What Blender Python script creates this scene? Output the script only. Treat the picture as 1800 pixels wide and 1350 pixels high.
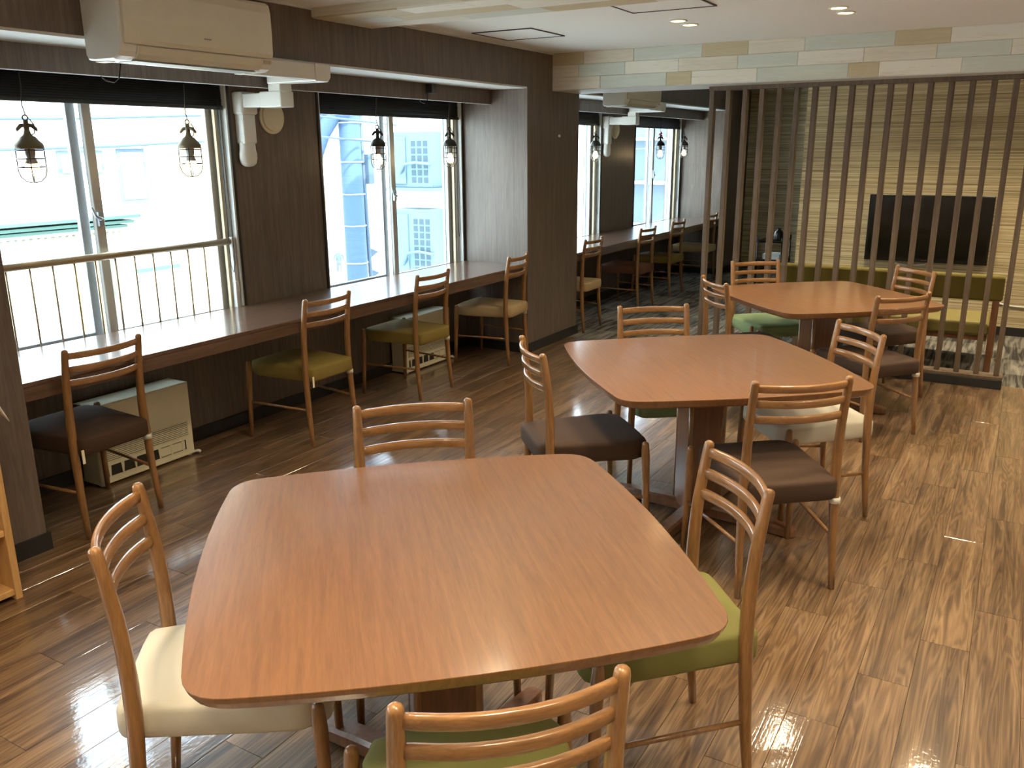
import bpy, bmesh, math, random
from mathutils import Vector, Matrix
random.seed(7)
for o in list(bpy.data.objects): bpy.data.objects.remove(o, do_unlink=True)
scene = bpy.context.scene
COL = scene.collection
PI = math.pi
# ------------------------------------------------------------------ camera
# world: X runs along the window wall, Y points at the windows, Z up, camera above the origin
H = 1.60
F_PX = 1510.17
YAW, PIT, ROL = math.radians(30.5207), math.radians(15.3612), math.radians(-0.362)
fwd = Vector((math.cos(PIT)*math.cos(YAW), math.cos(PIT)*math.sin(YAW), -math.sin(PIT)))
rgt = Vector((math.sin(YAW), -math.cos(YAW), 0))
upv = rgt.cross(fwd)
r2 = math.cos(ROL)*rgt + math.sin(ROL)*upv
u2 = -math.sin(ROL)*rgt + math.cos(ROL)*upv
cam_d = bpy.data.cameras.new('camera')
cam_d.sensor_fit = 'HORIZONTAL'; cam_d.sensor_width = 36.0
cam_d.lens = 36.0*F_PX/1800.0
cam_d.clip_start = 0.05; cam_d.clip_end = 400
cam = bpy.data.objects.new('camera', cam_d); COL.objects.link(cam)
cam.matrix_world = Matrix(((r2.x, u2.x, -fwd.x, 0), (r2.y, u2.y, -fwd.y, 0), (r2.z, u2.z, -fwd.z, H), (0, 0, 0, 1)))
scene.camera = cam
# ------------------------------------------------------------------ world, sun, exposure
vs = scene.view_settings
vs.view_transform = 'Standard'; vs.look = 'None'; vs.gamma = 1.0; vs.use_curve_mapping = False
vs.exposure = 0.85
SKY_STRENGTH = 7.5
SUN_STRENGTH = 7.5
LAMP_W = 3.4
world = bpy.data.worlds.new('sky'); scene.world = world; world.use_nodes = True
bg = world.node_tree.nodes['Background']
bg.inputs['Color'].default_value = (0.72, 0.87, 1.0, 1); bg.inputs['Strength'].default_value = SKY_STRENGTH
sd = bpy.data.lights.new('sun', 'SUN'); sd.energy = SUN_STRENGTH; sd.angle = math.radians(0.6); sd.color = (1.0, 0.95, 0.86)
sun = bpy.data.objects.new('sun', sd); COL.objects.link(sun)
sun.rotation_euler = Vector((0.35, 0.75, -0.9)).to_track_quat('-Z', 'Y').to_euler()
sun.location = (0, -5, 12)

# ------------------------------------------------------------------ materials
def _mat(name):
    m = bpy.data.materials.new(name); m.use_nodes = True
    nt = m.node_tree; b = nt.nodes['Principled BSDF']
    return m, nt, b
def c4(c): return (c[0], c[1], c[2], 1.0)
def srgb(r, g, b):
    f = lambda v: (v/12.92 if v <= 0.04045 else ((v+0.055)/1.055)**2.4)
    return (f(r/255), f(g/255), f(b/255))
def plain(name, col, rough=0.5, metal=0.0, spec=0.5, bump=0.0, bscale=200.0, coat=0.0):
    m, nt, b = _mat(name)
    b.inputs['Base Color'].default_value = c4(col); b.inputs['Roughness'].default_value = rough
    b.inputs['Metallic'].default_value = metal; b.inputs['Specular IOR Level'].default_value = spec
    b.inputs['Coat Weight'].default_value = coat
    tc = nt.nodes.new('ShaderNodeTexCoord'); n = nt.nodes.new('ShaderNodeTexNoise')
    n.inputs['Scale'].default_value = bscale if bump else 6.0; n.inputs['Detail'].default_value = 3
    nt.links.new(tc.outputs['Object'], n.inputs['Vector'])
    if bump:
        bp = nt.nodes.new('ShaderNodeBump'); bp.inputs['Strength'].default_value = bump; bp.inputs['Distance'].default_value = 0.002
        nt.links.new(n.outputs['Fac'], bp.inputs['Height']); nt.links.new(bp.outputs['Normal'], b.inputs['Normal'])
    mx = nt.nodes.new('ShaderNodeMix'); mx.data_type = 'RGBA'
    mx.inputs['A'].default_value = c4([v*0.94 for v in col]); mx.inputs['B'].default_value = c4([min(1, v*1.05) for v in col])
    nt.links.new(n.outputs['Fac'], mx.inputs['Factor']); nt.links.new(mx.outputs['Result'], b.inputs['Base Color'])
    return m
def emit(name, col, s):
    m, nt, b = _mat(name)
    b.inputs['Base Color'].default_value = c4(col); b.inputs['Emission Color'].default_value = c4(col); b.inputs['Emission Strength'].default_value = s
    return m
def wood(name, dark, light, stretch=(1, 1, 12), scale=18.0, rough=0.4, coat=0.0, bump=0.08, contrast=(0.3, 0.7), rnd=0.0, mid=None, spec=0.5, coat_rough=0.08):
    """grain runs along the axis with the small stretch value"""
    m, nt, b = _mat(name); N = nt.nodes; L = nt.links
    tc = N.new('ShaderNodeTexCoord'); mp = N.new('ShaderNodeMapping'); mp.inputs['Scale'].default_value = stretch
    src = tc.outputs['Object']
    if rnd:
        oi = N.new('ShaderNodeObjectInfo'); ml = N.new('ShaderNodeMath'); ml.operation = 'MULTIPLY'; ml.inputs[1].default_value = 37.0
        L.new(oi.outputs['Random'], ml.inputs[0])
        ad = N.new('ShaderNodeVectorMath'); ad.operation = 'ADD'
        L.new(src, ad.inputs[0]); L.new(ml.outputs[0], ad.inputs[1]); src = ad.outputs['Vector']
    L.new(src, mp.inputs['Vector'])
    n1 = N.new('ShaderNodeTexNoise'); n1.inputs['Scale'].default_value = scale; n1.inputs['Detail'].default_value = 6; n1.inputs['Roughness'].default_value = 0.6; n1.inputs['Distortion'].default_value = 0.6
    L.new(mp.outputs['Vector'], n1.inputs['Vector'])
    n2 = N.new('ShaderNodeTexNoise'); n2.inputs['Scale'].default_value = scale*6; n2.inputs['Detail'].default_value = 2
    L.new(mp.outputs['Vector'], n2.inputs['Vector'])
    mm = N.new('ShaderNodeMath'); mm.operation = 'MULTIPLY_ADD'; mm.inputs[1].default_value = 0.35; 
    L.new(n2.outputs['Fac'], mm.inputs[0]); 
    sc = N.new('ShaderNodeMath'); sc.operation = 'MULTIPLY'; sc.inputs[1].default_value = 0.72; L.new(n1.outputs['Fac'], sc.inputs[0]); L.new(sc.outputs[0], mm.inputs[2])
    cr = N.new('ShaderNodeValToRGB'); e = cr.color_ramp.elements
    e[0].position = contrast[0]; e[0].color = c4(dark); e[1].position = contrast[1]; e[1].color = c4(light)
    if mid: k = cr.color_ramp.elements.new((contrast[0]+contrast[1])/2); k.color = c4(mid)
    L.new(mm.outputs[0], cr.inputs['Fac'])
    out = cr.outputs['Color']
    if rnd:
        hv = N.new('ShaderNodeHueSaturation'); mr = N.new('ShaderNodeMapRange'); mr.inputs['To Min'].default_value = 1-rnd; mr.inputs['To Max'].default_value = 1+rnd
        L.new(oi.outputs['Random'], mr.inputs['Value']); L.new(mr.outputs['Result'], hv.inputs['Value']); L.new(out, hv.inputs['Color']); out = hv.outputs['Color']
    L.new(out, b.inputs['Base Color'])
    b.inputs['Roughness'].default_value = rough; b.inputs['Coat Weight'].default_value = coat; b.inputs['Coat Roughness'].default_value = coat_rough; b.inputs['Specular IOR Level'].default_value = spec
    if bump:
        bp = N.new('ShaderNodeBump'); bp.inputs['Strength'].default_value = bump; bp.inputs['Distance'].default_value = 0.002
        L.new(mm.outputs[0], bp.inputs['Height']); L.new(bp.outputs['Normal'], b.inputs['Normal'])
    return m
def glass(name, tint=(0.93, 0.97, 0.98), refl=1.0):
    m = bpy.data.materials.new(name); m.use_nodes = True; nt = m.node_tree; N = nt.nodes; L = nt.links
    for n in list(N): N.remove(n)
    o = N.new('ShaderNodeOutputMaterial'); t = N.new('ShaderNodeBsdfTransparent'); g = N.new('ShaderNodeBsdfGlossy'); x = N.new('ShaderNodeMixShader'); f = N.new('ShaderNodeLayerWeight')
    f.inputs['Blend'].default_value = 0.5
    t.inputs['Color'].default_value = c4(tint); g.inputs['Roughness'].default_value = 0.02
    pw = N.new('ShaderNodeMath'); pw.operation = 'POWER'; pw.inputs[1].default_value = 5.0; L.new(f.outputs['Facing'], pw.inputs[0])
    ml = N.new('ShaderNodeMath'); ml.operation = 'MULTIPLY_ADD'; ml.inputs[1].default_value = 0.9*refl; ml.inputs[2].default_value = 0.03*refl; L.new(pw.outputs[0], ml.inputs[0])
    L.new(ml.outputs[0], x.inputs[0]); L.new(t.outputs[0], x.inputs[1]); L.new(g.outputs[0], x.inputs[2]); L.new(x.outputs[0], o.inputs['Surface'])
    return m
def floor_mat(name):
    m, nt, b = _mat(name); N = nt.nodes; L = nt.links
    tc = N.new('ShaderNodeTexCoord'); oi = N.new('ShaderNodeObjectInfo')
    ml = N.new('ShaderNodeMath'); ml.operation = 'MULTIPLY'; ml.inputs[1].default_value = 61.0; L.new(oi.outputs['Random'], ml.inputs[0])
    ad = N.new('ShaderNodeVectorMath'); ad.operation = 'ADD'; L.new(tc.outputs['Object'], ad.inputs[0]); L.new(ml.outputs[0], ad.inputs[1])
    mp = N.new('ShaderNodeMapping'); mp.inputs['Scale'].default_value = (0.42, 6.5, 1.0); L.new(ad.outputs['Vector'], mp.inputs['Vector'])
    n1 = N.new('ShaderNodeTexNoise'); n1.inputs['Scale'].default_value = 2.6; n1.inputs['Detail'].default_value = 3; n1.inputs['Distortion'].default_value = 0.7; L.new(mp.outputs[0], n1.inputs['Vector'])
    # contour lines of a stretched noise give the cathedral grain
    w = N.new('ShaderNodeMath'); w.operation = 'MULTIPLY'; w.inputs[1].default_value = 70.0; L.new(n1.outputs['Fac'], w.inputs[0])
    s = N.new('ShaderNodeMath'); s.operation = 'SINE'; L.new(w.outputs[0], s.inputs[0])
    mp2 = N.new('ShaderNodeMapping'); mp2.inputs['Scale'].default_value = (0.8, 36.0, 1.0); L.new(ad.outputs['Vector'], mp2.inputs['Vector'])
    n2 = N.new('ShaderNodeTexNoise'); n2.inputs['Scale'].default_value = 3.0; n2.inputs['Detail'].default_value = 5; L.new(mp2.outputs[0], n2.inputs['Vector'])
    mp3 = N.new('ShaderNodeMapping'); mp3.inputs['Scale'].default_value = (0.5, 6.5, 1.0); L.new(ad.outputs['Vector'], mp3.inputs['Vector'])
    n3 = N.new('ShaderNodeTexNoise'); n3.inputs['Scale'].default_value = 3.5; n3.inputs['Detail'].default_value = 4; L.new(mp3.outputs[0], n3.inputs['Vector'])
    a1 = N.new('ShaderNodeMath'); a1.operation = 'MULTIPLY_ADD'; a1.inputs[1].default_value = 0.07; L.new(s.outputs[0], a1.inputs[0])
    a2 = N.new('ShaderNodeMath'); a2.operation = 'MULTIPLY'; a2.inputs[1].default_value = 0.40; L.new(n2.outputs['Fac'], a2.inputs[0])
    a3 = N.new('ShaderNodeMath'); a3.operation = 'MULTIPLY_ADD'; a3.inputs[1].default_value = 0.60; L.new(n3.outputs['Fac'], a3.inputs[0]); L.new(a2.outputs[0], a3.inputs[2]); L.new(a3.outputs[0], a1.inputs[2])
    cr = N.new('ShaderNodeValToRGB'); e = cr.color_ramp.elements
    e[0].position = 0.31; e[0].color = c4(srgb(70, 50, 35)); e[1].position = 0.73; e[1].color = c4(srgb(156, 125, 92))
    k = cr.color_ramp.elements.new(0.5); k.color = c4(srgb(115, 87, 60)); L.new(a1.outputs[0], cr.inputs['Fac'])
    hv = N.new('ShaderNodeHueSaturation'); mr = N.new('ShaderNodeMapRange'); mr.inputs['To Min'].default_value = 0.86; mr.inputs['To Max'].default_value = 1.1
    L.new(oi.outputs['Random'], mr.inputs['Value']); L.new(mr.outputs['Result'], hv.inputs['Value']); L.new(cr.outputs['Color'], hv.inputs['Color'])
    L.new(hv.outputs['Color'], b.inputs['Base Color'])
    b.inputs['Roughness'].default_value = 0.34; b.inputs['Coat Weight'].default_value = 0.95; b.inputs['Coat Roughness'].default_value = 0.075; b.inputs['Coat IOR'].default_value = 1.68
    nb = N.new('ShaderNodeTexNoise'); nb.inputs['Scale'].default_value = 55.0; nb.inputs['Detail'].default_value = 3; L.new(ad.outputs['Vector'], nb.inputs['Vector'])
    sm = N.new('ShaderNodeMath'); sm.operation = 'ADD'; L.new(nb.outputs['Fac'], sm.inputs[0]); L.new(a1.outputs[0], sm.inputs[1])
    bp = N.new('ShaderNodeBump'); bp.inputs['Strength'].default_value = 0.22; bp.inputs['Distance'].default_value = 0.0012
    L.new(sm.outputs[0], bp.inputs['Height']); L.new(bp.outputs['Normal'], b.inputs['Normal']); L.new(bp.outputs['Normal'], b.inputs['Coat Normal'])
    return m
def stripe_mat(name):
    """TV wall paper: fine uneven horizontal threads"""
    m, nt, b = _mat(name); N = nt.nodes; L = nt.links
    tc = N.new('ShaderNodeTexCoord'); mp = N.new('ShaderNodeMapping'); mp.inputs['Scale'].default_value = (0.5, 0.5, 60.0); L.new(tc.outputs['Object'], mp.inputs['Vector'])
    n = N.new('ShaderNodeTexNoise'); n.inputs['Scale'].default_value = 1.6; n.inputs['Detail'].default_value = 5; n.inputs['Roughness'].default_value = 0.7; L.new(mp.outputs[0], n.inputs['Vector'])
    cr = N.new('ShaderNodeValToRGB'); e = cr.color_ramp.elements
    e[0].position = 0.33; e[0].color = c4(srgb(100, 86, 62)); e[1].position = 0.66; e[1].color = c4(srgb(220, 202, 162))
    k = cr.color_ramp.elements.new(0.46); k.color = c4(srgb(170, 150, 112)); L.new(n.outputs['Fac'], cr.inputs['Fac']); L.new(cr.outputs[0], b.inputs['Base Color'])
    b.inputs['Roughness'].default_value = 0.6
    bp = N.new('ShaderNodeBump'); bp.inputs['Strength'].default_value = 0.5; bp.inputs['Distance'].default_value = 0.004; L.new(n.outputs['Fac'], bp.inputs['Height']); L.new(bp.outputs[0], b.inputs['Normal'])
    return m
def carpet_mat(name):
    m, nt, b = _mat(name); N = nt.nodes; L = nt.links
    tc = N.new('ShaderNodeTexCoord'); mp = N.new('ShaderNodeMapping'); mp.inputs['Scale'].default_value = (1.6, 22.0, 1.0); L.new(tc.outputs['Object'], mp.inputs['Vector'])
    n = N.new('ShaderNodeTexNoise'); n.inputs['Scale'].default_value = 1.5; n.inputs['Detail'].default_value = 4; n.inputs['Distortion'].default_value = 0.8; L.new(mp.outputs[0], n.inputs['Vector'])
    ck = N.new('ShaderNodeTexChecker'); ck.inputs['Scale'].default_value = 2.0; ck.inputs['Color1'].default_value = (0.10, 0.10, 0.10, 1); ck.inputs['Color2'].default_value = (-0.02, -0.02, -0.02, 1); L.new(tc.outputs['Object'], ck.inputs['Vector'])
    ad = N.new('ShaderNodeMath'); ad.operation = 'ADD'; L.new(n.outputs['Fac'], ad.inputs[0]); L.new(ck.outputs['Color'], ad.inputs[1])
    cr = N.new('ShaderNodeValToRGB'); e = cr.color_ramp.elements
    e[0].position = 0.40; e[0].color = c4(srgb(58, 54, 50)); e[1].position = 0.70; e[1].color = c4(srgb(136, 130, 120)); L.new(ad.outputs[0], cr.inputs['Fac']); L.new(cr.outputs[0], b.inputs['Base Color'])
    b.inputs['Roughness'].default_value = 0.95; b.inputs['Specular IOR Level'].default_value = 0.1
    nb = N.new('ShaderNodeTexNoise'); nb.inputs['Scale'].default_value = 300; L.new(tc.outputs['Object'], nb.inputs['Vector'])
    bp = N.new('ShaderNodeBump'); bp.inputs['Strength'].default_value = 0.6; bp.inputs['Distance'].default_value = 0.004; L.new(nb.outputs['Fac'], bp.inputs['Height']); L.new(bp.outputs[0], b.inputs['Normal'])
    return m
def brick_mat(name):
    m, nt, b = _mat(name); N = nt.nodes; L = nt.links
    tc = N.new('ShaderNodeTexCoord'); mp = N.new('ShaderNodeMapping'); mp.inputs['Rotation'].default_value = (math.radians(90), 0, 0); L.new(tc.outputs['Object'], mp.inputs['Vector'])
    k = N.new('ShaderNodeTexBrick'); k.inputs['Scale'].default_value = 4; k.inputs['Color1'].default_value = c4(srgb(205, 180, 140)); k.inputs['Color2'].default_value = c4(srgb(190, 160, 115)); k.inputs['Mortar'].default_value = c4((.75, .72, .65)); L.new(mp.outputs[0], k.inputs['Vector'])
    L.new(k.outputs[0], b.inputs['Base Color']); b.inputs['Roughness'].default_value = .9
    return m
M = {}
M['wall_wood'] = wood('wall_wood', srgb(78, 67, 59), srgb(122, 107, 95), stretch=(10, 10, 0.5), scale=5, rough=0.42, bump=0.04, contrast=(0.28, 0.75))
M['counter'] = wood('counter_wood', srgb(66, 45, 34), srgb(112, 82, 64), stretch=(0.5, 10, 10), scale=5, rough=0.3, bump=0.03, coat=0.8, coat_rough=0.12)
M['floor'] = floor_mat('floor_plank')
M['joint'] = plain('floor_joint', srgb(84, 62, 44), 0.6)
M['chair'] = wood('chair_wood', srgb(108, 73, 39), srgb(158, 112, 66), stretch=(9, 9, 0.8), scale=6, rough=0.3, coat=0.5, bump=0.03, rnd=0.04, coat_rough=0.1)
M['chair_slat'] = wood('chair_slat_wood', srgb(110, 75, 41), srgb(162, 115, 69), stretch=(0.8, 9, 9), scale=6, rough=0.3, coat=0.5, bump=0.03, rnd=0.04, coat_rough=0.1)
M['table'] = wood('table_wood', srgb(105, 67, 36), srgb(137, 92, 52), stretch=(0.7, 13, 4), scale=6, rough=0.38, coat=0.7, bump=0.14, contrast=(0.25, 0.75), coat_rough=0.14)
M['pedestal'] = wood('pedestal_wood', srgb(94, 58, 34), srgb(132, 86, 54), stretch=(8, 8, 0.6), scale=5, rough=0.35, coat=0.3, bump=0.04)
M['ceiling'] = plain('ceiling_paint', srgb(236, 236, 230), 0.85, bump=0.1, bscale=120)
M['white'] = plain('white_plastic', srgb(222, 220, 212), 0.35)
M['ac_front'] = plain('ac_front', srgb(214, 209, 190), 0.12, coat=0.3)
M['black'] = plain('black_baseboard', srgb(38, 38, 38), 0.4)
M['blind'] = plain('black_blind', srgb(34, 33, 33), 0.35)
M['alu'] = plain('aluminium', srgb(172, 182, 190), 0.35, metal=0.55)
M['alu_beige'] = plain('aluminium_beige', srgb(176, 160, 130), 0.4, metal=0.3)
M['sash_inner'] = plain('sash_inner', srgb(192, 190, 184), 0.4, metal=0.4)
M['reveal'] = plain('reveal_paint', srgb(206, 206, 200), 0.6)
M['rail'] = plain('rail_metal', srgb(178, 160, 132), 0.3, metal=0.7)
M['glass'] = glass('window_glass')
M['jar'] = glass('lamp_glass', (0.94, 0.94, 0.92), 0.4)
M['lamp_iron'] = plain('lamp_iron', srgb(44, 40, 36), 0.4, metal=0.4)
M['lamp_brass'] = plain('lamp_aged', srgb(104, 92, 66), 0.5, metal=0.3)  # pale olive tone stands in for backlight haze on these lamps
M['cage'] = plain('cage_wire', srgb(58, 50, 42), 0.45, metal=0.2)
M['socket'] = plain('lamp_socket', srgb(150, 150, 150), 0.4)
M['bulb'] = emit('bulb_glow', (1.0, 0.72, 0.38), 14.0)
M['cord'] = plain('dark_cord', srgb(36, 34, 34), 0.6)
M['wcord'] = plain('white_cord', srgb(232, 230, 224), 0.5)
M['downlight'] = emit('downlight_glow', (1.0, 0.66, 0.28), 16.0)
M['chrome'] = plain('chrome', srgb(200, 200, 200), 0.2, metal=1.0)
M['stripe'] = stripe_mat('striped_wallpaper')
M['carpet'] = carpet_mat('streaked_carpet')
M['tv'] = plain('tv_glass', srgb(10, 11, 10), 0.12, spec=0.6)
M['tv_frame'] = plain('tv_frame', srgb(16, 16, 16), 0.25)
M['slat'] = wood('screen_wood', srgb(74, 60, 46), srgb(112, 93, 74), stretch=(10, 10, 0.6), scale=5, rough=0.5, bump=0.04, rnd=0.05)
M['olive'] = plain('olive_fabric', srgb(98, 86, 26), 0.85, bump=0.4, bscale=700)
M['cream'] = plain('cream_fabric', srgb(202, 192, 174), 0.8, bump=0.3, bscale=600)
M['beige'] = plain('beige_fabric', srgb(180, 154, 112), 0.8, bump=0.3, bscale=600)
M['bench_seat'] = plain('bench_seat_fabric', srgb(118, 106, 54), 0.85, bump=0.3, bscale=600)
M['green'] = plain('green_fabric', srgb(126, 121, 62), 0.8, bump=0.3, bscale=600)
M['sage'] = plain('sage_fabric', srgb(128, 146, 100), 0.8, bump=0.3, bscale=600)
M['oliveseat'] = plain('olive_seat', srgb(128, 108, 46), 0.8, bump=0.3, bscale=600)
M['brown'] = plain('brown_fabric', srgb(64, 43, 27), 0.85, bump=0.25, bscale=600)
M['redbrown'] = plain('red_brown_fabric', srgb(98, 58, 34), 0.7, bump=0.25, bscale=600)
M['band'] = plain('clear_band', srgb(214, 210, 198), 0.3)
M['tag'] = plain('paper_tag', srgb(240, 226, 196), 0.6)
M['heater'] = plain('heater_enamel', srgb(226, 216, 186), 0.4)
M['heater_side'] = plain('heater_side', srgb(150, 150, 140), 0.5)
M['dark'] = plain('dark_recess', srgb(48, 42, 34), 0.7)
M['shelf'] = wood('shelf_pine', srgb(184, 134, 78), srgb(212, 166, 106), stretch=(8, 8, 0.8), scale=4, rough=0.5, bump=0.03)
M['cloth'] = plain('white_cloth', srgb(232, 228, 220), 0.9, bump=0.4, bscale=400)
M['pl_cream'] = wood('plank_cream', srgb(206, 196, 174), srgb(228, 222, 206), stretch=(10, 0.6, 10), scale=4, rough=0.7, bump=0.1, rnd=0.03)
M['pl_white'] = wood('plank_white', srgb(196, 178, 150), srgb(232, 228, 214), stretch=(10, 0.6, 10), scale=4, rough=0.7, bump=0.15, contrast=(0.25, 0.5), rnd=0.03)
M['pl_blue'] = wood('plank_blue', srgb(198, 202, 190), srgb(214, 218, 206), stretch=(10, 0.6, 10), scale=4, rough=0.7, bump=0.08, rnd=0.03)
M['pl_tan'] = wood('plank_tan', srgb(190, 176, 140), srgb(206, 192, 158), stretch=(10, 0.6, 10), scale=4, rough=0.7, bump=0.08, rnd=0.03)
M['wall_plain'] = plain('plain_wall', srgb(226, 220, 208), 0.8)
M['concrete'] = plain('concrete', srgb(196, 202, 206), 0.9, bump=0.3, bscale=40)
M['render'] = plain('pale_render', srgb(236, 236, 232), 0.9)
M['cornice'] = plain('green_cornice', srgb(70, 98, 86), 0.7)
M['granite'] = plain('grey_granite', srgb(110, 112, 112), 0.6, bump=0.3, bscale=90)
M['shopglass'] = plain('shop_glass', srgb(150, 160, 150), 0.15)
M['greenmat'] = plain('green_plastic', srgb(90, 170, 110), 0.5)
M['yellowdoor'] = plain('yellow_wood', srgb(190, 160, 90), 0.6)
M['brick'] = brick_mat('buff_brick')
M['asphalt'] = plain('asphalt', srgb(190, 190, 186), 0.9, bump=0.3, bscale=50)
M['pole'] = plain('pole_concrete', srgb(62, 84, 112), 0.8, bump=0.2, bscale=60)
M['poledark'] = plain('pole_fittings', srgb(66, 82, 98), 0.6)
M['unit'] = plain('outdoor_unit', srgb(80, 102, 114), 0.6)
M['unit_dark'] = plain('outdoor_grille', srgb(44, 62, 72), 0.6)
M['red'] = plain('sign_red', srgb(200, 40, 50), 0.6)
M['signwhite'] = plain('sign_white', srgb(235, 235, 230), 0.6)
M['skin'] = plain('skin', srgb(150, 116, 94), 0.6)
M['shirt'] = plain('pale_shirt', srgb(70, 84, 104), 0.8)
M['shorts'] = plain('grey_shorts', srgb(78, 82, 88), 0.8)
M['pack'] = plain('backpack', srgb(60, 74, 100), 0.7)
M['hair'] = plain('hair', srgb(40, 34, 30), 0.6)
M['redcloth'] = plain('red_ribbon', srgb(220, 40, 70), 0.7)
M['greybldg'] = plain('grey_building', srgb(94, 106, 116), 0.9)

# ------------------------------------------------------------------ mesh builder
class MB:
    def __init__(s): s.v = []; s.f = []; s.sm = []; s.mi = []
    def add(s, vs_, fs, smooth=False, mi=0):
        b = len(s.v); s.v += [tuple(p) for p in vs_]
        for f in fs: s.f.append([b+i for i in f]); s.sm.append(smooth); s.mi.append(mi)
        return s
    def box(s, a, b, mi=0):
        x0, y0, z0 = a; x1, y1, z1 = b
        if x0 > x1: x0, x1 = x1, x0
        if y0 > y1: y0, y1 = y1, y0
        if z0 > z1: z0, z1 = z1, z0
        return s.add([(x0, y0, z0), (x1, y0, z0), (x1, y1, z0), (x0, y1, z0), (x0, y0, z1), (x1, y0, z1), (x1, y1, z1), (x0, y1, z1)],
                     [(0, 3, 2, 1), (4, 5, 6, 7), (0, 1, 5, 4), (1, 2, 6, 5), (2, 3, 7, 6), (3, 0, 4, 7)], mi=mi)
    def rings(s, rings, smooth=True, cap=True, closed=True, mi=0):
        n = len(rings[0]); vs_ = [p for r in rings for p in r]; fs = []
        for k in range(len(rings)-1):
            for i in range(n if closed else n-1):
                j = (i+1) % n; fs.append((k*n+i, k*n+j, (k+1)*n+j, (k+1)*n+i))
        if cap: fs.append(tuple(reversed(range(n)))); fs.append(tuple((len(rings)-1)*n+i for i in range(n)))
        return s.add(vs_, fs, smooth, mi)
    def tube(s, pts, rad, seg=8, smooth=True, cap=True, mi=0, round_end=False):
        pts = [Vector(p) for p in pts]; rads = rad if isinstance(rad, (list, tuple)) else [rad]*len(pts)
        if round_end:   # dome over the last point
            d = (pts[-1]-pts[-2]).normalized(); r = rads[-1]; p = pts[-1]
            pts = pts[:-1]+[p-d*r*0.9, p-d*r*0.45, p-d*r*0.13, p]; rads = list(rads[:-1])+[r, r*0.9, r*0.58, r*0.12]
        rs = []; prev = None
        for i, p in enumerate(pts):
            a = pts[max(0, i-1)]; b = pts[min(len(pts)-1, i+1)]; t = (b-a)
            if t.length < 1e-9: t = Vector((0, 0, 1))
            t.normalize()
            if prev is None:
                ref = Vector((1, 0, 0)) if abs(t.x) < 0.9 else Vector((0, 1, 0)); n = (ref-t*ref.dot(t)).normalized()
            else:
                n = (prev-t*prev.dot(t)).normalized()
            prev = n; bb = t.cross(n)
            rs.append([p+(n*math.cos(2*PI*k/seg)+bb*math.sin(2*PI*k/seg))*rads[i] for k in range(seg)])
        return s.rings(rs, smooth, cap, mi=mi)
    def lathe(s, prof, c=(0, 0, 0), seg=16, smooth=True, cap=True, mi=0):
        return s.rings([[(c[0]+r*math.cos(2*PI*k/seg), c[1]+r*math.sin(2*PI*k/seg), c[2]+z) for k in range(seg)] for r, z in prof], smooth, cap, mi=mi)
    def torus(s, c, R, r, seg=20, ts=6, axis='z', mi=0):
        rs = []
        for i in range(seg):
            a = 2*PI*i/seg; ring = []
            for k in range(ts):
                b = 2*PI*k/ts; q = R+r*math.cos(b); p = (q*math.cos(a), q*math.sin(a), r*math.sin(b))
                if axis == 'x': p = (p[2], p[0], p[1])
                if axis == 'y': p = (p[0], p[2], p[1])
                ring.append((c[0]+p[0], c[1]+p[1], c[2]+p[2]))
            rs.append(ring)
        rs.append(rs[0]); return s.rings(rs, True, False, mi=mi)
    def prism(s, poly, z0, z1, mi=0, smooth=False):
        return s.rings([[(x, y, z0) for x, y in poly], [(x, y, z1) for x, y in poly]], smooth, True, mi=mi)
    def bevbox(s, a, b, w, mi=0):
        """box with chamfered top edge (bevel w)"""
        x0, y0, z0 = a; x1, y1, z1 = b
        R = lambda i, z: [(x0+i, y0+i, z), (x1-i, y0+i, z), (x1-i, y1-i, z), (x0+i, y1-i, z)]
        return s.rings([R(0, z0), R(0, z1-w), R(w, z1)], False, True, mi=mi)
    def mesh(s, name):
        me = bpy.data.meshes.new(name); me.from_pydata(s.v, [], s.f); 
        me.polygons.foreach_set('use_smooth', s.sm); me.polygons.foreach_set('material_index', s.mi)
        bm = bmesh.new(); bm.from_mesh(me); bmesh.ops.recalc_face_normals(bm, faces=bm.faces); bm.to_mesh(me); bm.free()
        me.update(); return me
    def build(s, name, mats, parent=None, loc=None, rotz=None):
        me = s.mesh(name)
        for m in (mats if isinstance(mats, (list, tuple)) else [mats]): me.materials.append(M[m] if isinstance(m, str) else m)
        return link(name, me, parent, loc, rotz)
def link(name, data, parent=None, loc=None, rotz=None):
    o = bpy.data.objects.new(name, data); COL.objects.link(o)
    if parent: o.parent = parent
    if loc: o.location = loc
    if rotz is not None: o.rotation_euler = (0, 0, rotz)
    return o
def bevel(o, w=0.004, seg=2, angle=40):
    m = o.modifiers.new('bevel', 'BEVEL'); m.width = w; m.segments = seg; m.limit_method = 'ANGLE'; m.angle_limit = math.radians(angle)
    return o
def tag(o, label, cat, group=None, kind=None):
    o['label'] = label; o['category'] = cat
    if group: o['group'] = group
    if kind: o['kind'] = kind
    return o
def thing(name, label, cat, loc=(0, 0, 0), rotz=0, group=None):
    return tag(link(name, None, None, loc, rotz), label, cat, group)
def struct(name, mb, mats, parent=None):
    o = mb.build(name, mats, parent)
    if parent is None: o['kind'] = 'structure'
    return o
def copy_tree(o, parent=None):
    c = o.copy(); COL.objects.link(c); c.parent = parent
    for ch in list(o.children): copy_tree(ch, c)
    return c
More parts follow.
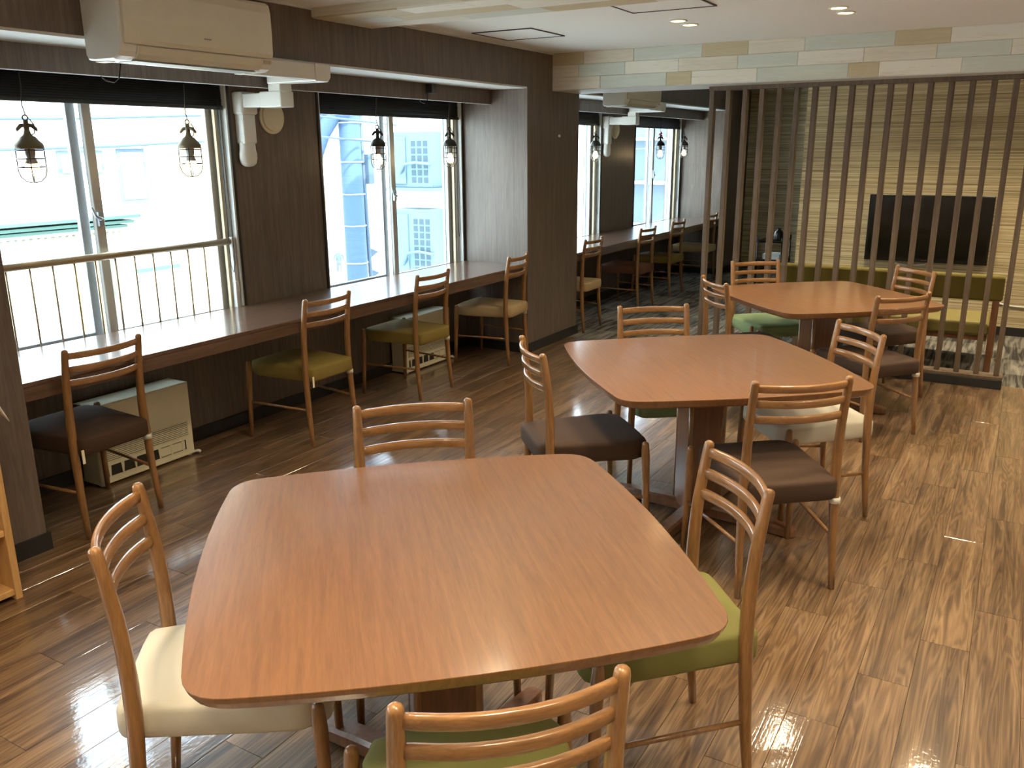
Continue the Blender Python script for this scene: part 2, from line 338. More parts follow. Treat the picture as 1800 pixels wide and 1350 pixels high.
# ------------------------------------------------------------------ room constants
XB, XF = -3.2, 11.93          # behind the camera, far end
YR, YW = -2.6, 3.915          # right wall, window wall inner face
YC = 3.33                     # front of the piers, soffit and counters
ZC, ZS = 2.305, 2.03          # ceiling, soffit underside
XT = 8.49                     # tv wall
CT = 0.712                    # counter top
PIERS = [(0.96, 1.84), (5.90, 6.78), (10.97, XF)]
BAYS = [(XB, 0.96), (1.84, 5.90), (6.78, 10.97)]
WINS = [(-3.0, -1.35), (-.75, .88), (1.86, 3.53), (4.26, 5.88), (6.82, 8.50), (9.42, 10.93)]  # first two windows are unseen, added to bring in more daylight
WZ0, WZ1 = 0.60, 1.985
# ------------------------------------------------------------------ structure: shell
fl = struct('floor', MB().box((XB, YR, -0.06), (6.617, YW, -0.006)), 'joint')
struct('floor_carpet', MB().box((6.617, YR, -0.06), (XF, YW, 0.0)), 'carpet')
# planks the photo can tell apart, one object each; sharing one mesh
PW, PL, GAP = 0.148, 0.914, 0.0006
pm = MB().bevbox((GAP, GAP, -0.006), (PL-GAP, PW-GAP, 0.0), 0.0007).mesh('plank'); pm.materials.append(M['floor'])
row = 0; y = -0.62
rest = MB()
while y < YW:
    off = -((row*0.305) % PL)
    x = XB+off
    while x < 6.617:
        x0 = max(x, XB); x1 = min(x+PL, 6.617)
        if x1 > 0.9 and (y+PW) < YW+0.0 and x1-x0 > 0.05:
            p = link('plank', pm, fl, (x0, y, 0)); p.scale = ((x1-x0)/PL, 1, 1)
        elif x1-x0 > 0.01:
            rest.bevbox((x0+GAP, y+GAP, -0.006), (x1-GAP, min(y+PW, YW)-GAP, 0), 0.0007)
        x += PL
    y += PW; row += 1
y = -0.62-PW
while y > YR:
    x = XB-((row*0.305) % PL); row += 1
    while x < 6.617:
        x0 = max(x, XB); x1 = min(x+PL, 6.617)
        if x1-x0 > 0.01: rest.bevbox((x0+GAP, y+GAP, -0.006), (x1-GAP, y+PW-GAP, 0), 0.0007)
        x += PL
    y -= PW
ro = rest.build('plank_rest', 'floor', fl); ro['kind'] = 'stuff'
struct('ceiling', MB().box((XB, YR, ZC), (XF, YW+0.25, ZC+0.12)), 'ceiling')
struct('wall_back', MB().box((XB-0.12, YR, 0), (XB, YW, ZC)), 'wall_plain')
struct('wall_right', MB().box((XB, YR-0.12, 0), (XF, YR, ZC)), 'wall_plain')
struct('wall_far', MB().box((XF, YR, 0), (XF+0.12, YW, ZC)), 'stripe')
struct('wall_tv', MB().box((XT, YR, 0), (XT+0.14, 1.85, ZC)), 'stripe')
# window wall with its openings, including the unseen ones added for daylight
w = MB(); xs = [XB]+[v for a in WINS for v in a]+[XF]
for i in range(0, len(xs), 2): w.box((xs[i], YW, 0), (xs[i+1], YW+0.2, ZC))
for a, b in WINS: w.box((a, YW, 0), (b, YW+0.2, WZ0)); w.box((a, YW, WZ1), (b, YW+0.2, ZC))
struct('wall_left', w, 'wall_wood')
for a, b in PIERS: struct('wall_pier', MB().box((a, YC, 0), (b, YW, ZC)), 'wall_wood')
for k, (a, b) in enumerate(BAYS):
    struct('ceiling_soffit', MB().box((a, YC, ZS+0.012), (b, YW, ZC)).box((a, YC+0.003, ZS), (b, YW, ZS+0.0119), mi=1), ['wall_wood', 'reveal'])
# cove line between dark wall and ceiling
struct('trim_1', MB().box((XB, YC-0.012, ZC-0.010), (3.62, YC, ZC)).box((4.10, YC-0.012, ZC-0.010), (6.30, YC, ZC)), 'reveal')
# valance boards of the curtain boxes
for k, (a, b) in enumerate(BAYS):
    struct('trim_%d' % (k+2), MB().box((a, 3.650, 1.924), (b, 3.668, ZS)).box((a, 3.6485, 1.922), (b, 3.668, 1.9245), mi=1), ['wall_wood', 'reveal'])
# skirting
bb = MB()
for a, b in BAYS: bb.box((a, YW-0.012, 0), (b, YW, 0.075))
struct('baseboard_left', bb, 'black')
for k, (a, b) in enumerate(PIERS):
    bb = MB().box((a, YC-0.012, 0), (b, YC, 0.075)); bb.box((b, YC-0.012, 0), (b+0.012, YW, 0.075)) if k < 2 else None
    if k: bb.box((a-0.012, YC-0.012, 0), (a, YW, 0.075))
    struct('baseboard_pier', bb, 'black')
struct('baseboard_tv', MB().box((XT-0.012, YR, 0), (XT, 1.85, 0.075)), 'black')
# plank-clad cross beam
bm_ = struct('ceiling_beam', MB().box((6.306, YR, ZS+0.004), (6.78, YC, ZC)).box((6.2995, YR, ZS-0.001), (6.78, YC, ZS+0.004), mi=1), ['pl_cream', 'reveal'])
rowsz = [(2.215, ZC), (2.125, 2.215), (ZS+0.004, 2.125)]
joints = [[(3.33, 't'), (3.06, 'c'), (2.65, 'b'), (2.13, 't'), (1.80, 'c'), (1.42, 'b'), (0.86, 't'), (0.54, 'w'), (0.0, 'b'), (-.5, 't'), (-.83, 'c'), (-1.4, 'b'), (-2.0, 'w')],
          [(3.33, 'c'), (3.10, 'b'), (2.72, 'w'), (2.30, 't2'), (1.87, 'b'), (1.46, 'w'), (1.04, 't2'), (0.61, 'b'), (0.20, 'w'), (-.22, 'c'), (-.8, 'b'), (-1.3, 'w'), (-1.9, 'c')],
          [(3.33, 'c'), (2.92, 'b'), (2.39, 't'), (2.20, 'w'), (1.73, 'b'), (1.13, 't'), (0.94, 'w'), (0.46, 'b'), (-.1, 'c'), (-.6, 't'), (-.8, 'w'), (-1.5, 'b'), (-2.1, 'c')]]
PM = {'t': 'pl_tan', 'c': 'pl_cream', 'b': 'pl_blue', 'w': 'pl_white', 't2': 'pl_cream'}
for (z0, z1), js in zip(rowsz, joints):
    js = js+[(YR, '')]
    for (ya, c), (yb, _) in zip(js[:-1], js[1:]):
        d = random.uniform(-.001, .001)
        bevel(MB().box((6.30+d, yb+.0008, z0+.0008), (6.308, ya-.0008, z1-.0008)).build('plank', PM[c], bm_), .0012, 1)
# shallow beam nearer the camera
nb = struct('ceiling_beam', MB().box((3.62, YR, ZC-0.042), (4.10, YC, ZC)), 'pl_cream')
for k, xa in enumerate((3.62, 3.78, 3.94)):
    ya = YC-.004; i = k
    while ya > YR:
        yb = max(YR, ya-(.55, .38, .7, .47)[i % 4]); i += 1
        bevel(MB().box((xa+.0008, yb+.0008, ZC-.050), (xa+.1592, ya-.0008, ZC-.042)).build('plank', ('pl_blue', 'pl_white', 'pl_tan', 'pl_cream', 'pl_white')[(i*2+k) % 5], nb), .0015, 1)
        ya = yb
# ------------------------------------------------------------------ windows
def window(n, x0, x1):
    wn = link('window_%d' % n, None); wn['kind'] = 'structure'
    ya, yb = YW+0.06, YW+0.17
    fr = MB()
    for a, b in (((x0, ya, WZ0), (x0+.04, yb, WZ1)), ((x1-.04, ya, WZ0), (x1, yb, WZ1)), ((x0, ya, WZ0), (x1, yb, WZ0+.04)), ((x0, ya, WZ1-.04), (x1, yb, WZ1))): fr.box(a, b)
    for xe, s in ((x0+.04, 1), (x1-.04, -1)):   # track ribs of the jambs
        for yy in (ya+.004, ya+.042, ya+.082): fr.box((xe, yy, WZ0+.04), (xe+s*.012, yy+.006, WZ1-.04))
    bevel(fr.build('window_frame', 'alu', wn), .003, 1)
    lin = MB().box((x0-.001, YW-.004, WZ0), (x0+.014, ya, WZ1)).box((x1-.014, YW-.004, WZ0), (x1+.001, ya, WZ1)).box((x0, YW, WZ0-.01), (x1, ya, WZ0+.012)).box((x0, YW, WZ1-.012), (x1, ya, WZ1))
    lin.build('reveal_lining', 'reveal', wn)
    MB().box((x0-.014, YW-.008, WZ0), (x0+.002, YW+.004, WZ1)).box((x1-.002, YW-.008, WZ0), (x1+.014, YW+.004, WZ1)).build('edge_trim', 'black', wn)
    MB().box((x1-.062, ya-.022, WZ0), (x1-.044, ya-.002, WZ1)).box((x0+.045, ya-.022, WZ0), (x0+.06, ya-.002, WZ1)).build('screen_track', 'alu_beige', wn)
    xm = (x0+x1)/2
    for side, (sa, sb, sy) in enumerate(((x0+.04, xm-.002, ya+.062), (xm+.002, x1-.04, ya+.018))):
        sash = MB(); t = .05
        sash.box((sa, sy, WZ0+.04), (sa+t, sy+.028, WZ1-.04)).box((sb-t, sy, WZ0+.04), (sb, sy+.028, WZ1-.04))
        sash.box((sa+t, sy, WZ0+.04), (sb-t, sy+.028, WZ0+.10)).box((sa+t, sy, WZ1-.09), (sb-t, sy+.028, WZ1-.04))
        so = bevel(sash.build('sash', ('alu', 'sash_inner')[side], wn), .003, 1)
        MB().box((sa+t-.006, sy+.012, WZ0+.094), (sb-t+.006, sy+.016, WZ1-.084)).build('pane', 'glass', so)
        if side == 1:
            l = MB().box((sa+.008, sy-.016, 1.235), (sa+.034, sy, 1.305)).tube([(sa+.02, sy-.02, 1.27), (sa-.012, sy-.026, 1.285), (sa-.03, sy-.022, 1.33)], [.009, .008, .006], 8).lathe([(.0, 0), (.012, .001), (.012, .012), (.0, .014)], (sa+.02, sy-.022, 1.262), 10)
            l.build('crescent_latch', 'alu', so)
    return wn
for i, (a, b) in enumerate(WINS): window(i+1, a, b)
# ------------------------------------------------------------------ blinds
BL = ['raised black blind over the window nearest the rear wall', 'raised black blind over the window behind the pine shelf pier', 'raised black blind over the window with the railing', 'raised black blind over the window behind the counter beside the wide pier',
      'raised black blind over the far-bay window beside the wide pier', 'raised black blind over the last window of the far bay']
for i, (a, b) in enumerate(WINS):
    t = thing('venetian_blind', BL[i], 'blind', ((a+b)/2, YW+.024, 1.815), 0, 'raised black window blinds')
    wd = (b-a)/2-.018
    MB().box((-wd, -.014, .130), (wd, .016, .168)).build('head_rail', 'blind', t)
    sm_ = MB().rings([[(x, -.006, -.0075), (x, -.0045, -.008), (x, .001, .0), (x, .0065, .0075), (x, .005, .008), (x, -.0008, .0006)] for x in (-wd, wd)], False).mesh('slat'); sm_.materials.append(M['blind'])
    for k in range(10): link('slat', sm_, t, (0, random.uniform(-.002, .002), .026+k*.0112))
    bevel(MB().box((-wd, -.016, 0), (wd, .016, .02)).build('bottom_rail', 'blind', t), .003, 1)
    xe = wd-.025
    cp = [(xe-.02, -.02, .10), (xe-.02, -.021, -.35), (xe-.03, -.021, -.75), (xe-.028, -.021, -.86), (xe-.012, -.021, -.90), (xe+.004, -.021, -.85), (xe+.003, -.021, -.6), (xe-.006, -.021, -.3), (xe-.004, -.02, .10)]
    MB().tube(cp, .0022, 5).build('pull_cord', 'cord', t)
# ------------------------------------------------------------------ window railing
rl = thing('window_railing', 'brushed metal guard rail with thin balusters inside the window', 'railing', (0, 0, 0))
ry = YW+.030
MB().tube([(1.86, ry, 1.09), (3.485, ry, 1.09)], .019, 12).build('top_rail', 'rail', rl)
for k in range(14):
    xx = 1.85+.1115*k+.112
    if xx < 3.40: MB().tube([(xx, ry, .615), (xx, ry, 1.078)], .0052, 8).build('baluster', 'rail', rl)
bevel(MB().box((3.485, ry-.022, .62), (3.511, ry+.022, 1.115)).build('end_post', 'reveal', rl), .004)
MB().box((3.478, ry-.030, .80), (3.505, ry-.020, .86)).build('bracket', 'white', rl)
# ------------------------------------------------------------------ counters
for k, (a, b) in enumerate(BAYS):
    c = MB().box((a, YC, CT-.018), (b, YW-.001, CT)).box((a, YC+.0015, CT-.078), (b, YC+.03, CT-.019)).box((a, YC+.05, CT-.05), (b, YW-.004, CT-.019))
    o = bevel(c.build('window_counter', 'counter'), .002, 1)
    tag(o, ('brown wood counter in the bay behind the pine shelf pier', 'long brown wood counter under the windows beside the guard rail', 'brown wood counter running along the windows of the far bay')[k], 'counter')
# ------------------------------------------------------------------ chairs
def post_y(z):
    P = [(0, 0.0), (.2, .019), (.42, .030), (.55, .030), (.68, .020), (.80, .002), (.83, -.004)]
    for (a, ya), (b, yb) in zip(P[:-1], P[1:]):
        if z <= b: t = (z-a)/(b-a); return ya+(yb-ya)*t
    return P[-1][1]
def post_x(z): return .187-(.187-.176)*min(1, z/.5)
def make_chair():
    parts = {}
    for s in (-1, 1):
        zs = [0, .1, .2, .3, .42, .5, .58, .66, .74, .80, .828]; rr = [.0115, .0135, .0155, .017, .0182, .018, .0172, .0162, .015, .0142, .0138]
        parts['rear_post%d' % s] = MB().tube([(s*post_x(z), post_y(z), z) for z in zs], rr, 10, round_end=True).mesh('rear_post')
        parts['front_leg%d' % s] = MB().tube([(s*.232, .432, 0), (s*.229, .425, .2), (s*.226, .42, .38), (s*.225, .418, .41), (s*.225, .418, .448)], [.011, .0145, .0172, .0165, .0145], 10, round_end=True).mesh('front_leg')
        parts['stretcher%d' % s] = MB().tube([(s*post_x(.205), post_y(.205), .205), (s*.205, .2, .208), (s*.229, .425, .21)], [.0068, .0078, .0068], 8).mesh('stretcher')
    sl = []
    for (z0, z1) in ((.783, .811), (.725, .753), (.667, .695)):
        rings = []; n = 12
        for i in range(n+1):
            u = -1+2*i/n; x = u*(post_x(.7)-.002); zc = (z0+z1)/2
            yc = post_y(zc)-.038*(1-u*u); hz = (z1-z0)/2*(1.0 if abs(u) < .9 else .92); ty = .0075
            tx, ty_ = 1.0, -.038*(-2*u)/post_x(.7); L_ = math.hypot(tx, ty_); nx, ny = -ty_/L_, tx/L_
            ring = []
            for a, b in ((-1, -.6), (-.55, -1), (.55, -1), (1, -.6), (1, .6), (.55, 1), (-.55, 1), (-1, .6)):
                d = a*ty; lean = b*hz*.09
                ring.append((x+nx*d, yc+ny*d-lean, zc+b*hz))
            rings.append(ring)
        sl.append(MB().rings(rings, True).mesh('back_slat'))
    # seat cushion
    half = [(0, -.016), (.10, -.017), (.15, -.014), (.166, -.004), (.171, .02), (.180, .10), (.196, .25), (.207, .355), (.206, .385), (.199, .400), (.192, .412), (.188, .428), (.178, .441), (.155, .446), (.08, .449), (0, .45)]
    out = half+[(-x, y) for x, y in reversed(half[1:-1])]
    cx, cy = 0, .21
    def layer(sc, z, dome=0):
        return [(cx+(x-cx)*(1-sc/.2), cy+(y-cy)*(1-sc/.23), z) for x, y in out]
    L_ = [layer(.02, .362), layer(.006, .366), layer(0, .376), layer(-.001, .40), layer(0, .428), layer(.002, .436), layer(.006, .441), layer(.014, .4445), layer(.05, .4475), layer(.11, .449), layer(.17, .4495)]
    parts['seat'] = MB().rings(L_, True).mesh('seat')
    parts['band'] = MB().tube([(post_x(.3), post_y(.345), .338), (post_x(.3), post_y(.36), .360)], .0205, 12).mesh('leg_band')
    parts['tag'] = MB().box((-.006, -.0205, -.03), (.006, -.0185, .03)).mesh('tag')
    return parts, sl
CH, CH_SL = make_chair()
for k, me in CH.items():
    if k not in ('seat',): me.materials.append(M['band'] if k == 'band' else M['tag'] if k == 'tag' else M['chair'])
for me in CH_SL: me.materials.append(M['chair_slat'])
SEATS = {}
def seat_mesh(c):
    if c not in SEATS:
        me = CH['seat'].copy(); me.name = 'seat'; me.materials.append(M[c]); SEATS[c] = me
    return SEATS[c]
def chair(pa, pb, col, label, group, band=0, tagged=0):
    """pa, pb: tops of the two rear posts on the floor plan, left to right as seen from behind"""
    pa = Vector(pa); pb = Vector(pb); d = pb-pa; rot = math.atan2(d.y, d.x); c = (pa+pb)/2
    t = thing('ladder_back_chair', label, 'chair', (c.x, c.y, 0), rot, group)
    for s in (-1, 1):
        link('rear_post', CH['rear_post%d' % s], t); link('front_leg', CH['front_leg%d' % s], t); link('stretcher', CH['stretcher%d' % s], t)
    for me in CH_SL: link('back_slat', me, t)
    st = link('seat', seat_mesh(col), t)
    if band: link('leg_band', CH['band'], t)
    if tagged: link('tag', CH['tag'], t, (-.172, .0, .37))
    return t
GT = 'ladder back chairs around the square tables'; GC = 'ladder back chairs along the window counters'
Q = 'ladder back wooden chair '
A1 = 'at table farthest from slatted screen'; A2 = 'at the middle table'; A3 = 'at table beside slatted screen'
Q = 'ladder-back chair '
chair((1.209, 1.761), (.936, 1.532), 'cream', Q+'with cream seat '+A1, GT)
chair((2.206, 1.466), (1.963, 1.72), 'beige', Q+'pushed fully in '+A1+', back toward counter', GT)
chair((.836, .696), (1.091, .445), 'green', Q+'with green seat '+A1+', facing the counter', GT)
chair((1.914, .433), (2.182, .664), 'green', Q+'with green seat '+A1+', back to middle table', GT)
chair((3.125, 1.79), (2.864, 1.546), 'brown', Q+'with dark brown seat '+A2+', on its counter side', GT)
chair((4.204, 1.437), (3.981, 1.709), 'sage', Q+'with green seat '+A2, GT)
chair((2.868, .723), (3.096, .455), 'brown', Q+'with dark brown seat and banded rear leg '+A2, GT, band=1)
chair((3.873, .455), (4.136, .677), 'cream', Q+'with white seat '+A2, GT)
chair((5.246, 1.698), (4.954, 1.451), 'brown', Q+A3+', on its counter side, back to the middle table', GT)
chair((6.234, 1.472), (5.992, 1.728), 'sage', Q+'with pale green seat '+A3+', near its end slats', GT)
chair((4.924, .619), (5.189, .403), 'brown', Q+'with brown seat and banded rear leg '+A3, GT, band=1)
chair((6.052, .452), (6.297, .692), 'brown', Q+'with brown seat, its back against the slatted screen near bench', GT)
def cchair(x, col, label, rot=0, y=3.272, band=0, tagged=0):
    d = .18; c, s = math.cos(math.radians(rot)), math.sin(math.radians(rot))
    return chair((x-d*c, y-d*s), (x+d*c, y+d*s), col, label, GC, band, tagged)
cchair(2.168, 'brown', Q+'with dark brown seat at the counter by the guard rail', 2, 3.275, band=1, tagged=1)
cchair(3.53, 'oliveseat', Q+'with olive seat at the counter below the white pipe cover', 0, 3.26, band=1, tagged=1)
cchair(4.56, 'oliveseat', Q+'with olive seat at the counter before a white heater', 1, 3.28, band=1)
cchair(5.648, 'beige', Q+'with beige seat at the counter beside the wide pier', 7, 3.268, band=1)
cchair(7.005, 'beige', Q+'with beige seat at the far-bay counter beside the wide pier', 1, 3.276)
cchair(8.245, 'redbrown', Q+'with reddish brown seat at the far-bay counter', -2, 3.255)
cchair(9.18, 'oliveseat', Q+'with olive seat at the far-bay counter', -1, 3.27)
cchair(10.33, 'beige', Q+'with beige seat at the end of the far-bay counter', 0, 3.26)
# ------------------------------------------------------------------ tables
def table_outline(R=.722, sag=.036, cr=.075):
    pts = []; c = [Vector((R*math.cos(a), R*math.sin(a))) for a in (-PI/4, PI/4, 3*PI/4, 5*PI/4)]
    for i in range(4):
        a, b = c[i], c[(i+1) % 4]; d = b-a; L_ = d.length; n = Vector((d.y, -d.x)).normalized()
        f = lambda t: a+d*t+n*sag*4*t*(1-t)
        t0 = cr/L_
        prev = c[i-1]; dp = a-prev; np_ = Vector((dp.y, -dp.x)).normalized()
        fp = lambda t: prev+dp*t+np_*sag*4*t*(1-t)
        p0, p2 = fp(1-t0), f(t0)
        for k in range(7):
            t = k/6; q = p0*(1-t)**2+a*2*t*(1-t)+p2*t*t; pts.append((q.x, q.y))
        for k in range(1, 12):
            q = f(t0+(1-2*t0)*k/12); pts.append((q.x, q.y))
    return pts
TO = table_outline()
def inset(pts, d):
    return [(x*(1-d/.55), y*(1-d/.55)) for x, y in pts]
def make_table(label, loc, rot):
    t = thing('square_table', label, 'table', (loc[0], loc[1], 0), math.radians(rot), 'square wooden dining tables')
    lay = [(.055, .665), (.018, .666), (.011, .672), (.004, .686), (.0005, .6962), (0, .6988), (.0006, .700)]
    top = MB().rings([[(x, y, z) for x, y in inset(TO, d)] for d, z in lay], False)
    o = top.build('table_top', 'table', t); o.rotation_euler = (0, 0, PI/4)
    # square column turned with the sides of the top; feet leave its corners
    col = MB()
    for k in range(4):
        a = PI/4+k*PI/2; ca, sa = math.cos(a), math.sin(a)
        def P(u, v, z): return (ca*u-sa*v, sa*u+ca*v, z)
        q = [P(.062, -.070, .045), P(.082, -.070, .045), P(.082, .070, .045), P(.062, .070, .045), P(.062, -.070, .655), P(.082, -.070, .655), P(.082, .070, .655), P(.062, .070, .655)]
        bevel(MB().add(q, [(0, 3, 2, 1), (4, 5, 6, 7), (0, 1, 5, 4), (1, 2, 6, 5), (2, 3, 7, 6), (3, 0, 4, 7)]).build('column_panel', 'pedestal', t), .004, 2)
    for k in range(4):
        a = k*PI/2; r = .1045
        MB().tube([(r*math.cos(a), r*math.sin(a), .03), (r*math.cos(a), r*math.sin(a), .655)], .0115, 10).build('corner_post', 'chair', t)
    bevel(MB().prism([(.20, 0), (0, .20), (-.20, 0), (0, -.20)], .652, .674).build('top_plate', 'pedestal', t), .004, 1)
    for k in range(4):
        a = k*PI/2; ca, sa = math.cos(a), math.sin(a); rings = []
        for u, w_, h_, zb in ((.02, .034, .062, .012), (.14, .034, .062, .012), (.30, .033, .055, .010), (.40, .032, .046, .006), (.43, .028, .042, .005), (.447, .018, .038, .005), (.452, .006, .034, .006)):
            rings.append([(ca*u-sa*v*w_, sa*u+ca*v*w_, zb+(h_-zb)*z) for v, z in ((-1, 0), (1, 0), (1, .75), (.75, 1), (-.75, 1), (-1, .75))])
        MB().rings(rings, False).build('foot', 'pedestal', t)
        MB().lathe([(.016, 0), (.018, .003), (.016, .008)], (ca*.40, sa*.40, 0), 10).build('glide', 'black', t)
    return t
make_table('square wooden table with rounded corners, farthest from the slatted screen', (1.521, 1.098), -2.3)
make_table('square wooden table standing between the two other square tables', (3.525, 1.114), -5.5)
make_table('square wooden table standing beside the slatted screen', (5.553, 1.035), -2)
# ------------------------------------------------------------------ slatted screen
sp = thing('slatted_screen', 'brown floor to beam wooden slat screen before the bench', 'partition', (0, 0, 0))
XS = 6.56
bevel(MB().box((XS-.06, -.01, .0), (XS+.055, 2.14, .062)).build('kick_base', 'black', sp), .003, 1)
bevel(MB().box((XS-.06, -.01, .062), (XS+.055, 2.14, .085)).build('bottom_rail', 'slat', sp), .003, 1)
bevel(MB().box((XS-.028, -.01, ZS-.030), (XS+.028, 2.14, ZS-.001)).build('head_rail', 'slat', sp), .002, 1)
smh = MB().box((-.030, -.017, .085), (.028, .017, ZS-.030)).mesh('slat'); smh.materials.append(M['slat'])
for k in range(18): bevel(link('slat', smh, sp, (XS, 2.115-.1226*k, 0)), .002, 1)
# ------------------------------------------------------------------ bench, tv, cart behind the screen
bn = thing('upholstered_bench', 'long olive upholstered bench behind the slatted screen, facing the television', 'bench', (7.0, 0, 0))
def cushion(mb, x0, y0, z0, x1, y1, z1, r=.02):
    R = lambda i, z: [(x0+i, y0+i, z), (x1-i, y0+i, z), (x1-i, y1-i, z), (x0+i, y1-i, z)]
    return mb.rings([R(r, z0), R(r*.3, z0+r*.3), R(0, z0+r), R(0, z1-r), R(r*.3, z1-r*.3), R(r, z1)], False)
bevel(cushion(MB(), -.03, .06, .52, .05, 1.65, .705).build('back_cushion', 'olive', bn), .008, 2)
bevel(cushion(MB(), 0.0, .125, .255, .56, 1.60, .352, .025).build('seat_cushion', 'bench_seat', bn), .01, 2)
MB().box((.03, .13, .22), (.53, 1.59, .257)).build('seat_frame', 'pedestal', bn)
for yy in (.10, .84, 1.60):
    bevel(MB().box((-.022, yy-.022, 0), (.03, yy+.022, .55)).build('rear_post', 'pedestal', bn), .006)
    bevel(MB().box((.50, yy-.02, 0), (.54, yy+.02, .24)).build('front_leg', 'pedestal', bn), .005)
tv = thing('television', 'large black flat television hung on the striped wall', 'television', (XT-.05, .725, .60))
bevel(MB().box((-.03, -.495, 0), (.02, .495, .582)).build('bezel', 'tv_frame', tv), .004)
MB().box((-.033, -.475, .035), (-.029, .475, .562)).build('screen', 'tv', tv)
MB().box((.019, -.2, .1), (.05, .2, .4)).build('wall_mount', 'tv_frame', tv)
for k in range(6): MB().box((-.0325, -.022+k*.008, .013), (-.0302, -.017+k*.008, .020)).build('logo_letter', 'chrome', tv)
tag(MB().tube([(XT-.02, 1.02, .62), (XT-.02, .99, .585), (XT-.018, .92, .565), (XT-.018, .82, .56), (XT-.018, .72, .575), (XT-.02, .69, .60)], .006, 6).build('tv_cable', 'wcord'), 'white cable looping below the television', 'cable')
tag(MB().tube([(XT-.01, .12, .285), (XT-.012, .04, .262), (XT-.012, -.08, .258), (XT-.01, -.3, .262)], .008, 6).build('wall_cable', 'wcord'), 'white cable along the striped wall beyond the bench end', 'cable')
ct = thing('black_cart', 'black metal cart with shelves standing behind the slatted screen', 'cart', (9.62, 2.33, 0))
for z in (.12, .40, .60): bevel(MB().box((-.2, -.14, z), (.2, .14, z+.02)).build('shelf', 'tv_frame', ct), .003, 1)
for sx in (-.19, .19):
    for sy in (-.13, .13): MB().tube([(sx, sy, .03), (sx, sy, .66)], .009, 8).build('upright', 'tv_frame', ct); MB().tube([(sx, sy-.008, .03), (sx, sy+.008, .03)], .03, 12).build('caster', 'black', ct)
MB().box((-.15, -.1, .42), (.1, .08, .47)).build('tray', 'reveal', ct)
tag(MB().lathe([(.05, 0), (.055, .01), (.045, .09), (.02, .11), (.02, .13)], (9.55, 2.27, .62), 14).build('black_jar', 'tv_frame'), 'small black jar on top of the metal cart', 'jar')
# ------------------------------------------------------------------ air conditioners and their pipe covers
def make_ac(label, x0):
    t = thing('air_conditioner', label, 'air conditioner', (x0, YC, 1.945), 0, 'wall air conditioners on the soffit')
    W = .80
    prof = [(-.002, .02), (-.012, .004), (-.05, 0), (-.175, .0), (-.205, .012), (-.218, .030), (-.226, .056), (-.228, .20), (-.226, .285), (-.215, .297), (-.02, .3), (-.002, .3)]
    R = lambda x, s: [(x, y_*(s)-(1-s)*.11, z_*(s)+(1-s)*.15) for y_, z_ in prof]
    MB().rings([R(0, .96), R(.006, .99), R(.016, 1), R(W-.016, 1), R(W-.006, .99), R(W, .96)], False).build('casing', 'white', t)
    # curved front panel, proud of the casing
    pf = [(-.236, .057), (-.243, .075), (-.246, .15), (-.244, .25), (-.236, .288), (-.226, .288), (-.226, .057)]
    P = lambda x, k: [(x, y_, z_) for y_, z_ in pf]
    bevel(MB().rings([P(.012, 0), P(W-.012, 0)], False).build('front_panel', 'ac_front', t), .006, 3, 25)
    fl_ = [(-.206, .005), (-.224, .022), (-.236, .053), (-.229, .053), (-.217, .026), (-.202, .010)]
    MB().rings([[(x, y_, z_) for y_, z_ in fl_] for x in (.075, W-.075)], False).build('flap', 'ac_front', t)
    MB().box((.08, -.19, -.002), (W-.08, -.09, .001)).build('air_outlet', 'heater_side', t)
    MB().box((.02, -.10, -.003), (.06, -.03, .0)).box((W-.06, -.10, -.003), (W-.02, -.03, .0)).build('bottom_clip', 'white', t)
    MB().box((W-.07, -.2405, .036), (W-.03, -.2365, .050)).build('display_window', 'alu_beige', t)
    for k in range(7): MB().box((W*.49+k*.0055, -.2475, .104), (W*.49+.004+k*.0055, -.2455, .109)).build('logo_letter', 'heater_side', t)
    MB().tube([(W-.01, -.05, .262), (W+.02, -.05, .255), (W+.05, -.05, .22), (W+.06, -.05, .16), (W+.052, -.05, .12), (W+.038, -.05, .095), (W+.026, -.05, .089)], .0055, 8).build('power_cord', 'wcord', t)
    return t
make_ac('cream wall air conditioner above the railing window', 2.30)
make_ac('cream wall air conditioner in the far bay', 7.24)
